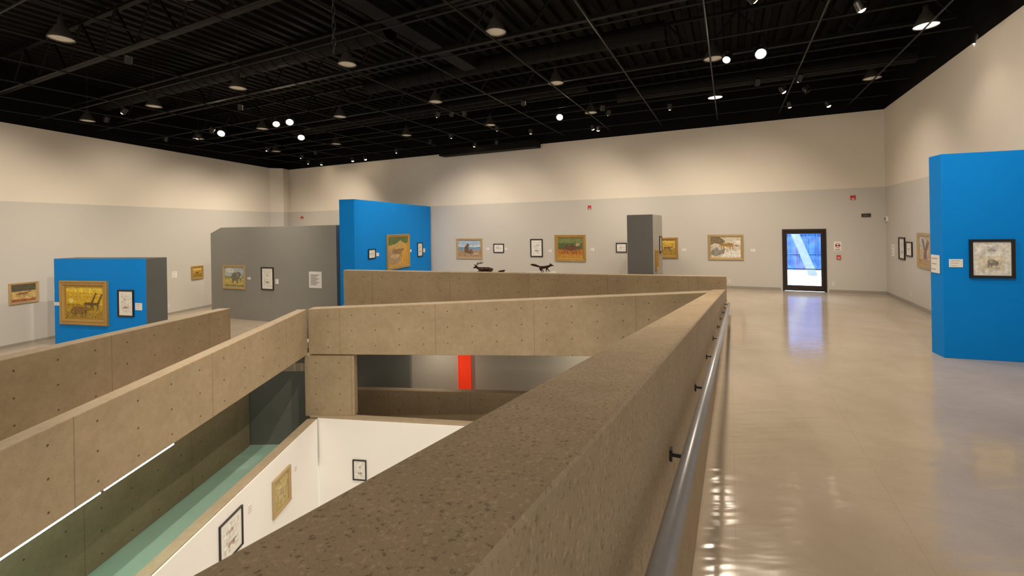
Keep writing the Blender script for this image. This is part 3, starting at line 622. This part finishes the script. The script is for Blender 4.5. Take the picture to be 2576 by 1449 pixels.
# ------------------------------------------------------------------ spotlights
mb=MB(); mb.lathe([(0,.16),(.05,.16),(.065,.13),(.07,.0),(.075,-.03),(.066,-.03),(.06,-.0),(0,.0)],18); can=mb.obj("can",M_can)
mb=MB(); mb.lathe([(0,-.06),(.03,-.055),(.05,-.04),(.058,-.01)],18); lp=mb.obj("lamp_face",M_lamp,smooth=True)
yk=MB(); yk.cyl((0,0,.06),(0,0,.14),.012,n=8); yk.box(-.03,.03,-.03,.03,.12,.17); yk.beam((-.085,0,.0),(-.085,0,.12),.012); yk.beam((.085,0,.0),(.085,0,.12),.012); yk.beam((-.085,0,.12),(.085,0,.12),.012); yk=yk.obj("mount",M_can)
def spot(x,y,t,en=320,cone=75,z=6.05,k=1.0):
    r=empty("track_spotlight",loc=(x,y,z)); T(r,"black adjustable spotlight shining brightly" if en else "black adjustable spotlight switched off","spotlight","spotlights on the lighting grid")
    q=(Vector(t)-Vector((x,y,z))).to_track_quat('-Z','Y').to_euler()
    c=can.copy(); C.objects.link(c); c.parent=r; c.rotation_euler=q; c.scale=(k,k,k)
    c=yk.copy(); C.objects.link(c); c.parent=r; c.scale=(k,k,1)
    if en:
        c=lp.copy(); C.objects.link(c); c.parent=r; c.rotation_euler=q; c.scale=(k,k,k)
        if en>1:
            l=addlight('SPOT',"spot_lamp",(0,0,0),en,size=cone,r=.06,col=WARM); dv=(Vector(t)-Vector((x,y,z))).normalized(); l.location=dv*.13; l.rotation_euler=q; l.parent=r
SP=[(5.40,9.74,(2.2,2.5,0),420,90,6.05,1.6),(4.83,10.06,(0,6,0),1,80,6.05,1.2),(7.6,12.6,(10.9,12.1,1.2),260,95),(8.28,12.63,(10.2,10.4,1.4),0,80),(7.4,11.6,(7.9,16.9,1.0),520,90),(8.75,14.2,(10.6,15.6,1.8),1,90),
(1.65,15.08,(0,7,0),350,90,6.05,1.6),(3.09,16.99,(4.6,18.4,1.6),1,100),(-10.61,16.66,(-8,8,-1),350,90,6.05,1.8),(-7.92,15.35,(-4,9,-1),350,90,6.05,1.6),(-7.35,15.11,(-3,8,-1),1,80,6.05,1.7),(-8.12,17.6,(-5.2,11.0,-1),1,80,6.05,1.8),
(-12.01,17.42,(-15.4,18.6,.6),1,80),(-.5,16.9,(-.5,20.9,1.2),360,95),(.78,17.51,(1.2,20.1,1.5),1,95),(5.0,14.2,(6.3,17.6,1.2),270,100),(-2.37,18.1,(-2.1,21.6,1.2),380,95),(3.2,14.8,(2.7,19.4,1.2),460,95),
(-1.6,20.1,(-3.4,22.3,1.6),1,80),(-.62,19.7,(-1.2,21.2,1.6),0,80),(-3.46,19.32,(-5.0,19.2,1.5),0,80),(-10.4,22.5,(-14.2,24.4,1.2),380,100),(-10.9,24.4,(-12.4,26.5,1.5),1,85),(-10.4,24.9,(-11.2,25.9,1),1,85),(-9.2,21.4,(-9.6,25.6,1.2),440,100),(-8.3,23.8,(-8.0,24.5,1.5),1,85),(-7.5,23.4,(-6.4,23.7,1.5),1,85),
(6.06,7.79,(8.2,7.6,1.5),1,75),(5.6,4.6,(7.8,7.9,1.6),480,75),(9.97,14.2,(11.6,13.6,1.6),1,80),
(-8.05,9.59,(-12.8,14.4,.2),900,65),(-7.95,13.38,(-11.2,18.6,.4),640,75),(-2.35,14.65,(-5.0,18.6,1.2),820,75),(-1.89,14.58,(-4.6,20.0,1.5),0,60),(-1.46,14.51,(-1,20.8,1.5),0,60),(.40,13.43,(.3,20,1.5),0,60),
(-13.56,17.83,(-15.6,18.0,.8),0,80),(-11.6,13.6,(-16.4,13.8,1.4),600,95),(-13.0,14.6,(-16.1,15.6,.7),0,85),(-10.8,16.4,(-15.6,18.5,1.4),580,95),(-10.9,20.3,(-14.9,21.5,1.4),480,95),(3.33,17.2,(3.4,18.9,1.5),1,80),
(-11.4,7.6,(-17,10.5,1.4),620,95),(-1.5,6.5,(-4.9,8.5,-3.6),1100,75),(1.0,5.5,(-3.0,11.2,-3.8),1000,75),(4.0,7.4,(9.0,8.6,2.8),360,100),  # the pair aimed into the pit: unseen spots added to brighten its walls
(2.9,14.2,(3.4,18.9,1.5),0,80),(6.5,11.9,(8,16,1),0,80),(-5.4,21.4,(-6,24,1.5),1,80),(9.6,9.3,(10,11,1.5),1,80)]
for a in SP: spot(*a)
for tt in (can,lp,yk): bpy.data.objects.remove(tt)
for x,y in ((-2.5,14.75),(2.5,14.7)):  # hidden lamps added to brighten the lower room
    r=empty("lower_fill_light",loc=(x,y,-.92)); T(r,"unseen added downlight in the lower ceiling","fill_light")
    mb=MB(); mb.lathe([(0,-.005),(.07,-.005),(.09,-.02),(.1,0)],20); o=mb.obj("lens",M_lens,parent=r)
    l=addlight('SPOT',"lamp",(0,0,-.05),100,size=150,target=(0,0,-1),r=.08); l.parent=r
addlight('AREA',"daylight",tuple((fx@Vector((0,5,7)))),6500,col=(.50,.68,1),size=(8,6),target=tuple(fx@Vector((0,6,0))))
r=MB()
for i in range(16):
    z=5.2+.12*i; n=12
    for k in range(n):
        t0=2*math.pi*k/n;t1=2*math.pi*(k+1)/n
        ff=lambda t:((-2.7+.025*math.cos(t),7.0,z+.075*math.sin(t)) if i%2 else (-2.7,7.0+.025*math.cos(t),z+.075*math.sin(t)))
        r.beam(ff(t0),ff(t1),.012)
r.beam((-2.7,7,7.1),(-2.7,7,8.0),.01)
T(r.obj("hanging_chain",M_can),"dark metal chain hanging from the ceiling","chain")
# ------------------------------------------------------------------ world, camera
w_=bpy.data.worlds.new("world"); bpy.context.scene.world=w_; w_.use_nodes=True
bg=w_.node_tree.nodes["Background"]; bg.inputs[0].default_value=(1,.88,.74,1); bg.inputs[1].default_value=1.15
cd=bpy.data.cameras.new("camera"); cam=bpy.data.objects.new("camera",cd); link(cam)
cx,cy,k=ZOOM
cd.sensor_width=36; cd.lens=36*1141/2576*k; cd.shift_x=k*(cx-1288)/2576; cd.shift_y=-k*(cy-572)/2576; cd.clip_start=.05
th=math.atan(.017)
M=Matrix.Identity(4); M.col[0]=(math.cos(th),0,-math.sin(th),0); M.col[1]=(math.sin(th),0,math.cos(th),0); M.col[2]=(0,-1,0,0); M.col[3]=(0,0,2.4,1)
cam.matrix_world=M
bpy.context.scene.camera=cam
bpy.context.scene.view_settings.view_transform='Standard'
